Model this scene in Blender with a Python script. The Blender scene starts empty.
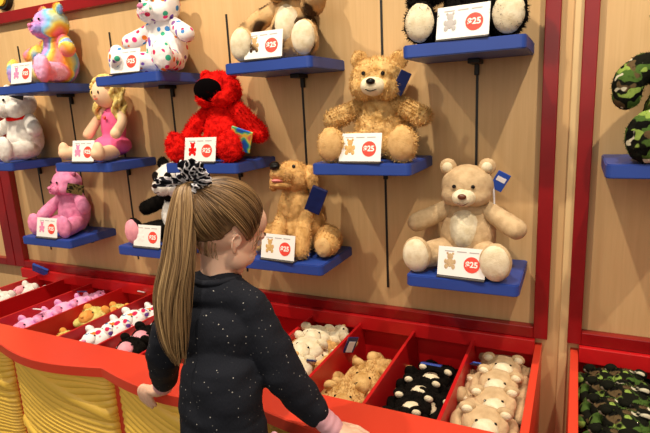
import bpy, bmesh, math, random
from mathutils import Vector, Matrix, Euler, noise
random.seed(7)
PI = math.pi
S = 0.72          # shop unit -> metres
CZ = 1.35         # eye height of the photographer
SC = bpy.context.scene
COL = SC.collection

def W(x, y, z): return Vector((S*x, S*y, CZ+S*z))

# ------------------------------------------------------------------ materials
def lin(h):
    h = h.lstrip('#'); o = []
    for i in (0, 2, 4):
        c = int(h[i:i+2], 16)/255
        o.append(c/12.92 if c <= .04045 else ((c+.055)/1.055)**2.4)
    return (o[0], o[1], o[2], 1)

def base_mat(name, rough=.5, spec=.5):
    m = bpy.data.materials.new(name); m.use_nodes = True
    nt = m.node_tree; b = nt.nodes['Principled BSDF']
    b.inputs['Roughness'].default_value = rough
    b.inputs['Specular IOR Level'].default_value = spec
    tc = nt.nodes.new('ShaderNodeTexCoord')
    return m, nt, b, tc

def mixc(nt, a, b, fac):
    n = nt.nodes.new('ShaderNodeMix'); n.data_type = 'RGBA'
    for s, v in ((6, a), (7, b)):
        if hasattr(v, 'links'): nt.links.new(v, n.inputs[s])
        else: n.inputs[s].default_value = v
    if hasattr(fac, 'links'): nt.links.new(fac, n.inputs[0])
    else: n.inputs[0].default_value = fac
    return n.outputs[2]

def noise_tex(nt, tc, scale, detail=3, vscale=(1, 1, 1), loc=(0, 0, 0), rough=.5):
    mp = nt.nodes.new('ShaderNodeMapping'); mp.inputs['Scale'].default_value = vscale; mp.inputs['Location'].default_value = loc
    nt.links.new(tc.outputs['Object'], mp.inputs[0])
    n = nt.nodes.new('ShaderNodeTexNoise'); n.inputs['Scale'].default_value = scale; n.inputs['Detail'].default_value = detail
    n.inputs['Roughness'].default_value = rough
    nt.links.new(mp.outputs[0], n.inputs[0]); return n.outputs[0]

def ramp(nt, fac, stops, interp='LINEAR'):
    r = nt.nodes.new('ShaderNodeValToRGB'); cr = r.color_ramp; cr.interpolation = interp
    while len(cr.elements) < len(stops): cr.elements.new(.5)
    for e, (p, c) in zip(cr.elements, stops): e.position = p; e.color = c
    nt.links.new(fac, r.inputs[0]); return r.outputs[0]

def bump(nt, b, h, strength, dist=.002):
    n = nt.nodes.new('ShaderNodeBump'); n.inputs['Strength'].default_value = strength; n.inputs['Distance'].default_value = dist
    nt.links.new(h, n.inputs['Height']); nt.links.new(n.outputs[0], b.inputs['Normal'])

def plain(name, col, rough=.5, var=.08, scale=30, bmp=0, spec=.5, dark=None):
    m, nt, b, tc = base_mat(name, rough, spec)
    c = lin(col); d = lin(dark) if dark else tuple(x*(1-var*2) for x in c[:3])+(1,)
    n = noise_tex(nt, tc, scale)
    nt.links.new(mixc(nt, d, c, ramp(nt, n, [(.3, (0,0,0,1)), (.65, (1,1,1,1))])), b.inputs['Base Color'])
    if bmp: bump(nt, b, noise_tex(nt, tc, scale*6), bmp)
    return m

def plush_mat(name, light, dark, scale=55, bmp=.6):
    m, nt, b, tc = base_mat(name, .95, .1)
    n = noise_tex(nt, tc, scale, 4)
    n2 = noise_tex(nt, tc, 400, 2)
    c = mixc(nt, lin(dark), lin(light), ramp(nt, n, [(.32, (0,0,0,1)), (.62, (1,1,1,1))]))
    nt.links.new(c, b.inputs['Base Color'])
    b.inputs['Sheen Weight'].default_value = .35; b.inputs['Sheen Roughness'].default_value = .5
    b.inputs['Sheen Tint'].default_value = lin(light)
    bump(nt, b, n2, bmp, .003)
    return m

def patches_mat(name, base, cols, scale, thr=.5, size=.35):
    """base fabric with scattered coloured blotches"""
    m, nt, b, tc = base_mat(name, .95, .1)
    v = nt.nodes.new('ShaderNodeTexVoronoi'); v.inputs['Scale'].default_value = scale
    nt.links.new(tc.outputs['Object'], v.inputs[0])
    sx = nt.nodes.new('ShaderNodeSeparateColor'); nt.links.new(v.outputs['Color'], sx.inputs[0])
    k = len(cols)
    pal = ramp(nt, sx.outputs[0], [(i/k, lin(c)) for i, c in enumerate(cols)], 'CONSTANT')
    mask = ramp(nt, v.outputs['Distance'], [(size, (1,1,1,1)), (size+.06, (0,0,0,1))])
    nt.links.new(mixc(nt, lin(base), pal, mask), b.inputs['Base Color'])
    bump(nt, b, noise_tex(nt, tc, 350, 2), .5, .002)
    return m

def bands_mat(name, stops, scale, det=1.5, vs=(1,1,1), interp='LINEAR', rough=.95, loc=(0,0,0)):
    m, nt, b, tc = base_mat(name, rough, .1)
    n = noise_tex(nt, tc, scale, det, vs, loc)
    nt.links.new(ramp(nt, n, stops, interp), b.inputs['Base Color'])
    bump(nt, b, noise_tex(nt, tc, 350, 2), .5, .002)
    return m

M = {}
def build_mats():
    # birch laminate wall: faint vertical grain
    m, nt, b, tc = base_mat('birch_laminate', .45, .35)
    g = noise_tex(nt, tc, 9, 5, (6, 1, .35)); g2 = noise_tex(nt, tc, 60, 4, (5, 1, .15))
    c = mixc(nt, lin('#cfaa76'), lin('#d8b481'), ramp(nt, g, [(.3, (0,0,0,1)), (.7, (1,1,1,1))]))
    c = mixc(nt, c, lin('#c49d69'), ramp(nt, g2, [(.5, (0,0,0,1)), (.9, (.5,.5,.5,1))]))
    nt.links.new(c, b.inputs['Base Color']); M['wall'] = m
    m2 = plain('birch_post', '#e3c48e', .4, .05, 8); M['post_wood'] = m2
    M['frame'] = plain('dark_red_lacquer', '#8c0c12', .28, .1, 12)
    M['red'] = plain('bright_red_laminate', '#dd432c', .34, .03, 6)
    M['red_in'] = plain('bin_red_laminate', '#c4161a', .38, .06, 10)
    M['blue'] = plain('cobalt_blue_board', '#28479c', .42, .05, 10)
    M['black'] = plain('black_metal', '#15130f', .5, .1)
    M['yellow'] = plain('yellow_moulded_plastic', '#ffd257', .42, .03, 4)
    M['card'] = plain('white_card', '#f6f3ee', .35, .01)
    M['circle'] = plain('price_red', '#ee4a3a', .4, .03)
    M['circle_txt'] = plain('price_text_white', '#fff6ee', .5, .01)
    M['grey_print'] = plain('grey_print', '#b9b3b0', .6, .05)
    M['acrylic'] = plain('smoked_card_holder', '#4a4644', .15, .05)
    M['navy_tag'] = plain('navy_tag', '#1b2a66', .3, .15, 60)
    M['blue_tag'] = plain('blue_tag', '#2a4fb0', .3, .1, 60)
    M['black_tag'] = plain('black_tag', '#1c1a20', .3, .1)
    M['white_paper'] = plain('white_paper', '#e9e6ea', .5, .03)
    M['eye'] = plain('glossy_black_eye', '#120c08', .08, .05)
    M['brown_eye'] = plain('brown_nose', '#6b3a22', .3, .1)
    M['white_fur'] = plush_mat('white_plush', '#f3efe8', '#ddd5cb')
    M['cream_fur'] = plush_mat('cream_plush', '#efe3c6', '#dccba6')
    M['caramel'] = plush_mat('caramel_plush', '#e3bd7e', '#bd9051', 45)
    M['caramel_foot'] = plush_mat('caramel_foot_pad', '#dcb47a', '#c99f66')
    M['beige'] = plush_mat('beige_plush', '#d2b68e', '#bd9f78')
    M['golden'] = plush_mat('golden_plush', '#dfb273', '#c39455')
    M['black_fur'] = plush_mat('black_plush', '#16120f', '#070605')
    M['red_fur'] = plush_mat('red_plush', '#f01c14', '#c00c0c', 40)
    M['pink'] = plush_mat('pink_plush', '#f29ac0', '#dd7fa8')
    M['pink_pad'] = plush_mat('pink_foot_pad', '#f2a8b4', '#e394a4')
    M['tan_dark'] = bands_mat('tan_with_dark_patches', [(.0, lin('#3a2a1e')), (.42, lin('#4a3828')), (.5, lin('#cba573')), (1, lin('#e3c697'))], 14, 1)
    M['mouth'] = plain('dark_open_mouth', '#060304', 1, .05, spec=.05)
    M['tongue'] = plain('pink_tongue', '#e58a86', .6, .05)
    M['rainbow'] = bands_mat('rainbow_tie_dye_plush', [(.30, lin('#f3a0d0')), (.38, lin('#b79be0')), (.44, lin('#7fc4ea')), (.50, lin('#f6e26a')), (.56, lin('#f5a145')), (.62, lin('#f7889c')), (.7, lin('#f5b8dc'))], 13, .5, (1, .6, .5))
    M['dotty'] = patches_mat('white_plush_with_bright_splotches', '#f5f0ee', ['#e8357a', '#7a55b8', '#f08030', '#3fae8a', '#d02a58', '#4a8fd0', '#f5efec', '#8a5a9c'], 42, size=.34)
    def camo_mat(name, k):
        m, nt, b, tc = base_mat(name, .95, .1)
        c = lin('#15160f')
        for col, sc, lo, loc in (('#46602a', 17*k, .53, 0), ('#879f4a', 21*k, .58, 3), ('#5b4a32', 19*k, .62, 7), ('#0d0d0a', 24*k, .60, 11), ('#c9c3aa', 26*k, .68, 15)):
            c = mixc(nt, c, lin(col), ramp(nt, noise_tex(nt, tc, sc, 1.2, (1, 1, 1), (loc, loc*.7, loc*1.3)), [(lo, (0,0,0,1)), (lo+.025, (1,1,1,1))]))
        nt.links.new(c, b.inputs['Base Color']); bump(nt, b, noise_tex(nt, tc, 350, 2), .5, .002); return m
    M['camo'] = camo_mat('camouflage_plush', 1.6); M['camo2'] = camo_mat('camouflage_plush_skins', 1.15)
    M['cow'] = bands_mat('black_and_white_plush', [(.0, lin('#0f0d0c')), (.47, lin('#14110f')), (.49, lin('#f3efec')), (1, lin('#faf6f2'))], 17, 1)
    M['pastel'] = bands_mat('pink_lilac_plush', [(.3, lin('#c58ac8')), (.45, lin('#f3a6cf')), (.6, lin('#f7b9d6')), (.72, lin('#b49ade'))], 20, 1)
    M['lime'] = plush_mat('pale_yellow_plush', '#ecdf8c', '#cfc062')
    M['orange'] = plush_mat('orange_plush', '#f0a858', '#d98a3c')
    M['book_tag'] = bands_mat('printed_story_tag', [(.0, lin('#2a4fb0')), (.42, lin('#2f6fd0')), (.47, lin('#55b56a')), (.53, lin('#8ed0a0')), (.56, lin('#f0dc50')), (.66, lin('#e87860'))], 30, 1, (1,1,1), 'LINEAR', .25)
    M['gold_tag'] = bands_mat('black_and_gold_tag', [(.35, lin('#1d1a18')), (.5, lin('#8c7a48')), (.6, lin('#2a241c'))], 60, 2, rough=.3)
    M['skin_doll'] = plain('doll_cloth_skin', '#f2c9a2', .8, .04)
    M['doll_hair'] = plush_mat('blonde_wool_hair', '#f4dc8e', '#d9b860', 70)
    M['doll_dress'] = plain('pink_doll_dress', '#ec5f94', .8, .06, 40)
    # girl
    m, nt, b, tc = base_mat('child_skin', .5, .4)
    c = mixc(nt, lin('#e9b79a'), lin('#f3cbb2'), noise_tex(nt, tc, 18)); nt.links.new(c, b.inputs['Base Color'])
    b.inputs['Subsurface Weight'].default_value = .12; b.inputs['Subsurface Radius'].default_value = (.012, .005, .003); b.inputs['Subsurface Scale'].default_value = .5
    M['skin'] = m
    m, nt, b, tc = base_mat('sparkly_black_knit', .9, .2)
    v = nt.nodes.new('ShaderNodeTexVoronoi'); v.inputs['Scale'].default_value = 120; nt.links.new(tc.outputs['Object'], v.inputs[0])
    sx = nt.nodes.new('ShaderNodeSeparateColor'); nt.links.new(v.outputs['Color'], sx.inputs[0])
    mk = ramp(nt, v.outputs['Distance'], [(.11, (1,1,1,1)), (.17, (0,0,0,1))]); mk2 = ramp(nt, sx.outputs[1], [(.0, (0,0,0,1)), (.60, (.28,.28,.28,1)), (.88, (.9,.9,.9,1))], 'CONSTANT')
    mm = nt.nodes.new('ShaderNodeMath'); mm.operation = 'MULTIPLY'; nt.links.new(mk, mm.inputs[0]); nt.links.new(mk2, mm.inputs[1])
    k = mixc(nt, lin('#191b23'), lin('#23262f'), noise_tex(nt, tc, 12))
    k = mixc(nt, k, lin('#c9c4bd'), mm.outputs[0]); nt.links.new(k, b.inputs['Base Color'])
    bump(nt, b, noise_tex(nt, tc, 300, 2, (1, 1, .35)), .5, .002); M['knit'] = m
    M['cuff'] = plain('pale_pink_jersey', '#e9b0bd', .85, .05, 40, .3)
    M['legging'] = plain('navy_jersey', '#1c2336', .85, .08, 30)
    M['shoe'] = plain('grey_trainer', '#5a5560', .6, .08)
    m, nt, b, tc = base_mat('light_brown_hair', .42, .5)
    at = nt.nodes.new('ShaderNodeAttribute'); at.attribute_name = 'tone'
    c = ramp(nt, at.outputs['Fac'], [(.0, lin('#463220')), (.35, lin('#745737')), (.7, lin('#a07f55')), (1, lin('#d2b07c'))])
    nt.links.new(c, b.inputs['Base Color']); b.inputs['Anisotropic'].default_value = .4; M['hair'] = m
    M['hair_base'] = plain('hair_root_brown', '#6e5232', .6, .1, 90, .3)
    M['scrunchie'] = bands_mat('black_white_print_fabric', [(.0, lin('#17151c')), (.46, lin('#1b1a24')), (.49, lin('#eceaf0')), (.58, lin('#f4f2f6')), (.61, lin('#15151f'))], 75, .5, rough=.7)
    M['medal'] = plain('yellow_enamel', '#f0c83a', .3, .04)
    M['floor'] = plain('grey_carpet', '#6d6258', .95, .1, 80, .4)
    M['stem'] = plain('pale_thread', '#d8d4cc', .6, .02)
build_mats()

# ------------------------------------------------------------------ mesh helpers
def link(name, me, mat, parent=None):
    o = bpy.data.objects.new(name, me); COL.objects.link(o)
    if mat is not None and not me.materials: me.materials.append(mat)
    if parent is not None: o.parent = parent
    return o

def obj(name, bm, mat, parent=None, smooth=False):
    me = bpy.data.meshes.new(name); bm.normal_update()
    bm.to_mesh(me); bm.free()
    if smooth:
        me.polygons.foreach_set('use_smooth', [True]*len(me.polygons))
    return link(name, me, mat, parent)

def thing(name, label, cat, loc=(0,0,0), rz=0, group=None, rot=None):
    o = bpy.data.objects.new(name, None); COL.objects.link(o); o.empty_display_size = .05
    o.location = loc; o.rotation_euler = rot if rot else (0, 0, rz)
    o['label'] = label; o['category'] = cat
    if group: o['group'] = group
    return o

def tag(o, label, cat, group=None):
    o['label'] = label; o['category'] = cat
    if group: o['group'] = group
    return o

def struct(o): o['kind'] = 'structure'; return o

def box(bm, c, s, bev=0, seg=2, mat=None):
    r = bmesh.ops.create_cube(bm, size=1)
    vs = r['verts']
    bmesh.ops.scale(bm, vec=s, verts=vs)
    if bev:
        es = list({e for v in vs for e in v.link_edges})
        rr = bmesh.ops.bevel(bm, geom=es, offset=bev, segments=seg, affect='EDGES', profile=.5)
        vs = list({v for f in rr['faces'] for v in f.verts} | {v for v in vs if v.is_valid})
    m = mat if mat else Matrix()
    bmesh.ops.transform(bm, matrix=Matrix.Translation(c) @ m, verts=vs)
    return bm

def cbox(bm, x0, x1, y0, y1, z0, z1, bev=0):
    """box given by its two corners in shop units"""
    a = W(x0, y0, z0); b = W(x1, y1, z1)
    return box(bm, (a+b)/2, (abs(b.x-a.x), abs(b.y-a.y), abs(b.z-a.z)), bev)

def ell(bm, c, r, rot=(0,0,0), sub=3):
    rr = bmesh.ops.create_icosphere(bm, subdivisions=sub, radius=1)
    m = Matrix.Translation(c) @ Euler(rot).to_matrix().to_4x4() @ Matrix.Diagonal((*r, 1))
    bmesh.ops.transform(bm, matrix=m, verts=rr['verts']); return bm

def spline(pts, n):
    P = [Vector(p) for p in pts]
    if len(P) == 2: return [P[0].lerp(P[1], i/n) for i in range(n+1)]
    out = []
    Q = [P[0]*2-P[1]] + P + [P[-1]*2-P[-2]]
    segs = len(P)-1
    for i in range(n+1):
        t = i/n*segs; k = min(int(t), segs-1); u = t-k
        a, b, c, d = Q[k:k+4]
        out.append(.5*((2*b)+(c-a)*u+(2*a-5*b+4*c-d)*u*u+(3*b-a-3*c+d)*u**3))
    return out

def tube(bm, pts, rad, n=12, seg=12, caps=True, flat=1.0, up=None):
    """tapered tube along a spline; rad list matches pts; round ends"""
    C = spline(pts, n); R = [v.x for v in spline([(r, 0, 0) for r in rad], n)]
    rows = []
    ux = up or Vector((0, 0, 1))
    T0 = (C[1]-C[0]).normalized()
    if abs(T0.dot(ux)) > .9: ux = Vector((0, 1, 0))
    X = None
    def frame(T):
        nonlocal X
        if X is None: X = T.cross(ux).normalized()
        X = (X - T*X.dot(T)).normalized()
        return X.copy(), T.cross(X)
    seq = []
    if caps:
        for a in (80, 55, 28): seq.append((0, -math.sin(math.radians(a)), math.cos(math.radians(a))))
    for i in range(n+1): seq.append((i, 0, 1))
    if caps:
        for a in (28, 55, 80): seq.append((n, math.sin(math.radians(a)), math.cos(math.radians(a))))
    for i, off, k in seq:
        T = (C[min(i+1, n)]-C[max(i-1, 0)]).normalized()
        x, y = frame(T); c = C[i]+T*off*R[i]
        rows.append([bm.verts.new(c+(x*math.cos(2*PI*j/seg)+y*flat*math.sin(2*PI*j/seg))*R[i]*k) for j in range(seg)])
    for a, b in zip(rows, rows[1:]):
        for j in range(seg): bm.faces.new((a[j], a[(j+1) % seg], b[(j+1) % seg], b[j]))
    bm.faces.new(rows[0][::-1]); bm.faces.new(rows[-1])
    return bm

def fuse(bm, voxel=.004, smooth=2, fac=.5):
    """one continuous skin out of overlapping closed volumes"""
    me = bpy.data.meshes.new('tmp'); bm.to_mesh(me); bm.free()
    o = bpy.data.objects.new('tmp', me); COL.objects.link(o)
    md = o.modifiers.new('r', 'REMESH'); md.mode = 'VOXEL'; md.voxel_size = voxel; md.use_smooth_shade = True
    if smooth:
        s = o.modifiers.new('s', 'SMOOTH'); s.iterations = smooth; s.factor = fac
    dg = bpy.context.evaluated_depsgraph_get(); dg.update()
    m2 = bpy.data.meshes.new_from_object(o.evaluated_get(dg))
    nb = bmesh.new(); nb.from_mesh(m2)
    bpy.data.objects.remove(o); bpy.data.meshes.remove(me); bpy.data.meshes.remove(m2)
    return nb

def furry(bm, amp=.002, scale=60, hairs=0, hlen=.006, hw=.0012, droop=.3):
    bm.normal_update()
    off = Vector((random.random()*9, random.random()*9, random.random()*9))
    for v in bm.verts:
        d = noise.noise(v.co*scale+off)*amp + noise.noise(v.co*scale*2.7+off)*amp*.6
        v.co += v.normal*d
    bm.normal_update()
    if hairs:
        fs = list(bm.faces); ar = [f.calc_area() for f in fs]
        for f in random.choices(fs, weights=ar, k=hairs):
            vs = f.verts; w = [random.random() for _ in vs]; s = sum(w)
            p = sum((v.co*(a/s) for v, a in zip(vs, w)), Vector())
            n = f.normal
            lean = Vector((noise.noise(p*25+off), noise.noise(p*25+off*2), noise.noise(p*25+off*3)-droop*.5))
            d = (n*.8+lean*1.1+Vector([random.uniform(-.25, .25) for _ in range(3)])).normalized()
            t = n.cross(Vector([random.uniform(-1, 1) for _ in range(3)])).normalized()*hw
            L = hlen*random.uniform(.6, 1.2)
            a = bm.verts.new(p-t-n*.001); b = bm.verts.new(p+t-n*.001); c = bm.verts.new(p+d*L)
            bm.faces.new((a, b, c))
    return bm

def E_(name, parent, mat, c, r, rot=(0,0,0), fur=None, sub=4):
    bm = bmesh.new(); ell(bm, c, r, rot, sub)
    if fur: furry(bm, **fur)
    return obj(name, bm, mat, parent, True)

def T_(name, parent, mat, pts, rad, fur=None, n=16, seg=18, extra=None, flat=1.0):
    bm = bmesh.new(); tube(bm, pts, rad, n, seg, flat=flat)
    if extra:
        for c, r in extra: ell(bm, c, r)
        bm = fuse(bm, .0035)
    if fur: furry(bm, **fur)
    return obj(name, bm, mat, parent, True)

def dup(root, **kw):
    def rec(o, par):
        c = o.copy(); COL.objects.link(c); c.parent = par
        for ch in kids.get(o, []): rec(ch, c)
        return c
    kids = {}
    for o in COL.objects:
        if o.parent: kids.setdefault(o.parent, []).append(o)
    return rec(root, None)

SOFT = dict(amp=.0012, scale=70)
SHAG = dict(amp=.0045, scale=75, hairs=2600, hlen=.009, hw=.0012)
MID = dict(amp=.0022, scale=70, hairs=900, hlen=.005, hw=.001)

# ------------------------------------------------------------------ room
def plane_box(name, x0, x1, y0, y1, z0, z1, mat): 
    bm = bmesh.new(); cbox(bm, x0, x1, y0, y1, z0, z1); return struct(obj(name, bm, mat))
FL = -CZ/S      # floor height in shop units
plane_box('floor', -6, 3, -3, 2.0, FL-.06, FL, M['floor'])
plane_box('wall_back', -6, 3, 2.0, 2.15, FL, 2.0, M['wall'])
# lighter post between the two panels
bm = bmesh.new(); cbox(bm, -.022, .008, 1.988, 1.9995, FL+.01, 1.9, .002)
struct(obj('trim_1', bm, M['post_wood']))
def frame_panel(name, x0, x1, z0, z1, wl, wr, wb, wt):
    bm = bmesh.new(); y0, y1 = 1.962, 1.9995
    cbox(bm, x0, x0+wl, y0, y1, z0, z1, .002)
    cbox(bm, x1-wr, x1, y0, y1, z0, z1, .002)
    cbox(bm, x0+wl, x1-wr, y0, y1, z0, z0+wb, .002)
    cbox(bm, x0+wl, x1-wr, y0+.002, y1, z1-wt, z1, .002)
    return struct(obj(name, bm, M['frame']))
frame_panel('trim_2', -3.215, -.062, -.897, .618, .088, .05, .045, .058)
frame_panel('trim_3', .006, 1.7, -.897, .618, .046, .05, .048, .058)
frame_panel('trim_4', -5.2, -3.222, -.897, .618, .05, .085, .045, .058)
# vertical slots in the wall
for i in range(9):
    x = -.337-.3655*i
    z0 = -.665 if i % 2 == 0 else -.77
    bm = bmesh.new(); cbox(bm, x-.0045, x+.0045, 1.9965, 1.9998, z0, .435)
    struct(obj('trim_%d' % (5+i), bm, M['black']))
bm = bmesh.new(); cbox(bm, .29-.0045, .29+.0045, 1.9965, 1.9998, -.7, .435); struct(obj('trim_14', bm, M['black']))

# round ornament above the left rail
t = thing('wall_medallion', 'round yellow medallion with a thick black rim above the upper red rail', 'ornament', W(-2.935, 1.985, .70))
def disc(bm, r, th, y, seg=40):
    rr = bmesh.ops.create_cone(bm, segments=seg, radius1=r, radius2=r*.94, depth=th, cap_ends=True)
    bmesh.ops.transform(bm, matrix=Matrix.Translation((0, y, 0)) @ Matrix.Rotation(PI/2, 4, 'X'), verts=rr['verts']); return bm
obj('rim', disc(bmesh.new(), .05, .02, 0), M['black'], t); obj('face', disc(bmesh.new(), .036, .012, -.012), M['medal'], t)

# ------------------------------------------------------------------ shelves
def shelf(x, z, label, width=.385):
    t = thing('wall_shelf', label, 'shelf', W(x, 2.0, z), 0, 'blue display shelves')
    bm = bmesh.new(); w = width*S; d = .30*S; th = .042*S
    vs = []
    r = .014
    prof = [(-w/2, 0)]
    for cx, a0 in ((-w/2+r, 180), (w/2-r, 270)):
        for k in range(6):
            a = math.radians(a0+90*k/5); prof.append((cx+r*math.cos(a), -d+r+r*math.sin(a)))
    prof.append((w/2, 0))
    top = [bm.verts.new((px, py, 0)) for px, py in prof]; bot = [bm.verts.new((px, py, -th)) for px, py in prof]
    bm.faces.new(top); bm.faces.new(bot[::-1])
    n = len(prof)
    for i in range(n): bm.faces.new((top[i], bot[i], bot[(i+1) % n], top[(i+1) % n]))
    bmesh.ops.recalc_face_normals(bm, faces=bm.faces)
    bmesh.ops.bevel(bm, geom=[e for e in bm.edges if abs(e.verts[0].co.z-e.verts[1].co.z) < 1e-6], offset=.0025, segments=2, affect='EDGES')
    obj('board', bm, M['blue'], t)
    bm = bmesh.new(); box(bm, (0, -.03, -th-.006), (.03, .06, .012), .002); box(bm, (0, -.008, -th-.02), (.012, .012, .04), .002)
    obj('bracket', bm, M['black'], t)
    return t
ROWS = {'t': .19, 'm': -.20, 'b': -.60}
def sx(i): return -.337-.3615*i
shelf(sx(0), ROWS['t'], 'blue shelf under the black plush, top right of the first panel')
shelf(sx(2), ROWS['t'], 'blue shelf holding the tan and brown plush dog')
shelf(sx(4), ROWS['t'], 'blue shelf holding the white plush cat with coloured splotches')
shelf(sx(6), ROWS['t'], 'blue shelf holding the rainbow plush bear, top left')
shelf(sx(1), ROWS['m'], 'blue shelf holding the shaggy caramel teddy bear')
shelf(sx(3), ROWS['m'], 'blue shelf holding the big red plush')
shelf(sx(5), ROWS['m'], 'blue shelf holding the rag doll in a pink dress')
shelf(sx(7), ROWS['m'], 'blue shelf holding the white plush at the left edge')
shelf(sx(0), ROWS['b'], 'blue shelf holding the beige teddy bear with a cream belly')
shelf(sx(2), ROWS['b'], 'blue shelf holding the golden plush puppy')
shelf(sx(4), ROWS['b'], 'blue shelf holding the plush panda')
shelf(sx(6), ROWS['b'], 'blue shelf holding the pink teddy bear')
shelf(.275, ROWS['m'], 'blue shelf of the right hand panel holding the camouflage bear')

# ------------------------------------------------------------------ price cards
def txt_mesh(s, size, mat, parent, name, loc, bold=0.0):
    cu = bpy.data.curves.new('t', 'FONT'); cu.body = s; cu.size = size; cu.extrude = .0004; cu.align_x = 'CENTER'; cu.align_y = 'CENTER'; cu.offset = bold
    o = bpy.data.objects.new('t', cu); COL.objects.link(o)
    dg = bpy.context.evaluated_depsgraph_get(); dg.update()
    me = bpy.data.meshes.new_from_object(o.evaluated_get(dg)); bpy.data.objects.remove(o)
    me.transform(Matrix.Rotation(PI/2, 4, 'X'))
    me.transform(Matrix.Translation(loc))
    return link(name, me, mat, parent)

def price_card(x, y, z, label, pic, w=.119, h=.073, rz=0, tilt=-.22, txt='$25'):
    """x, y, z: foot of the card in shop units"""
    t = thing('price_card', label, 'price card', W(x, y, z), 0, 'price cards standing on the shelves')
    t.rotation_euler = (0, 0, rz)
    Rm = Matrix.Rotation(tilt, 4, 'X')
    bm = bmesh.new(); box(bm, (0, .006, .003), (w, .026, .004), .001); b = obj('holder', bm, M['acrylic'], t)
    def part(name, bm, mat, par=None):
        bmesh.ops.transform(bm, matrix=Rm, verts=bm.verts); bmesh.ops.translate(bm, vec=(0, 0, .004), verts=bm.verts)
        return obj(name, bm, mat, t)
    bm = bmesh.new(); box(bm, (0, 0, h/2+.002), (w, .0018, h), .0005); part('panel', bm, M['card'])
    bm = bmesh.new(); px = -w*.24; y0 = -.0014
    for cx, cz, r1, r2 in ((0, .036, .009, .011), (0, .050, .008, .0075), (-.007, .057, .003, .003), (.007, .057, .003, .003), (-.009, .026, .005, .006), (.009, .026, .005, .006), (-.011, .038, .004, .006), (.011, .038, .004, .006)):
        k = h/.068; ell(bm, (px+cx, y0, cz*k-.003), (r1, .0006, r2*k), sub=2)
    part('picture', bm, pic)
    bm = bmesh.new(); rr = h*.27
    r = bmesh.ops.create_cone(bm, segments=36, radius1=rr, radius2=rr, depth=.0008, cap_ends=True)
    bmesh.ops.transform(bm, matrix=Matrix.Translation((w*.22, -.0014, h*.47)) @ Matrix.Rotation(PI/2, 4, 'X'), verts=r['verts'])
    part('price_spot', bm, M['circle'])
    bm = bmesh.new()
    for k in range(3): box(bm, (-w*.26+k*w*.26, -.0012, h*.88), (w*.2, .0006, h*.035))
    part('caption_line', bm, M['grey_print'])
    o = txt_mesh(txt, h*.27, M['circle_txt'], t, 'price_text', (w*.22, -.0022, h*.47), .0006)
    o.data.transform(Rm); o.data.transform(Matrix.Translation((0, 0, .004)))
    return t

# ------------------------------------------------------------------ sitting plush toys
def hang_tag(parent, c, rot, size, mat, band=True, name='hang_tag'):
    bm = bmesh.new(); box(bm, (0, 0, 0), size, .0012)
    bmesh.ops.transform(bm, matrix=Matrix.Translation(c) @ Euler(rot).to_matrix().to_4x4(), verts=bm.verts)
    o = obj(name, bm, mat, parent)
    if band:
        bm = bmesh.new(); box(bm, (0, -size[1]*.55, size[2]*.12), (size[0]*.7, size[1]*.3, size[2]*.25))
        bmesh.ops.transform(bm, matrix=Matrix.Translation(c) @ Euler(rot).to_matrix().to_4x4(), verts=bm.verts)
        obj('print', bm, M['white_paper'], o)
    return o

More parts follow.
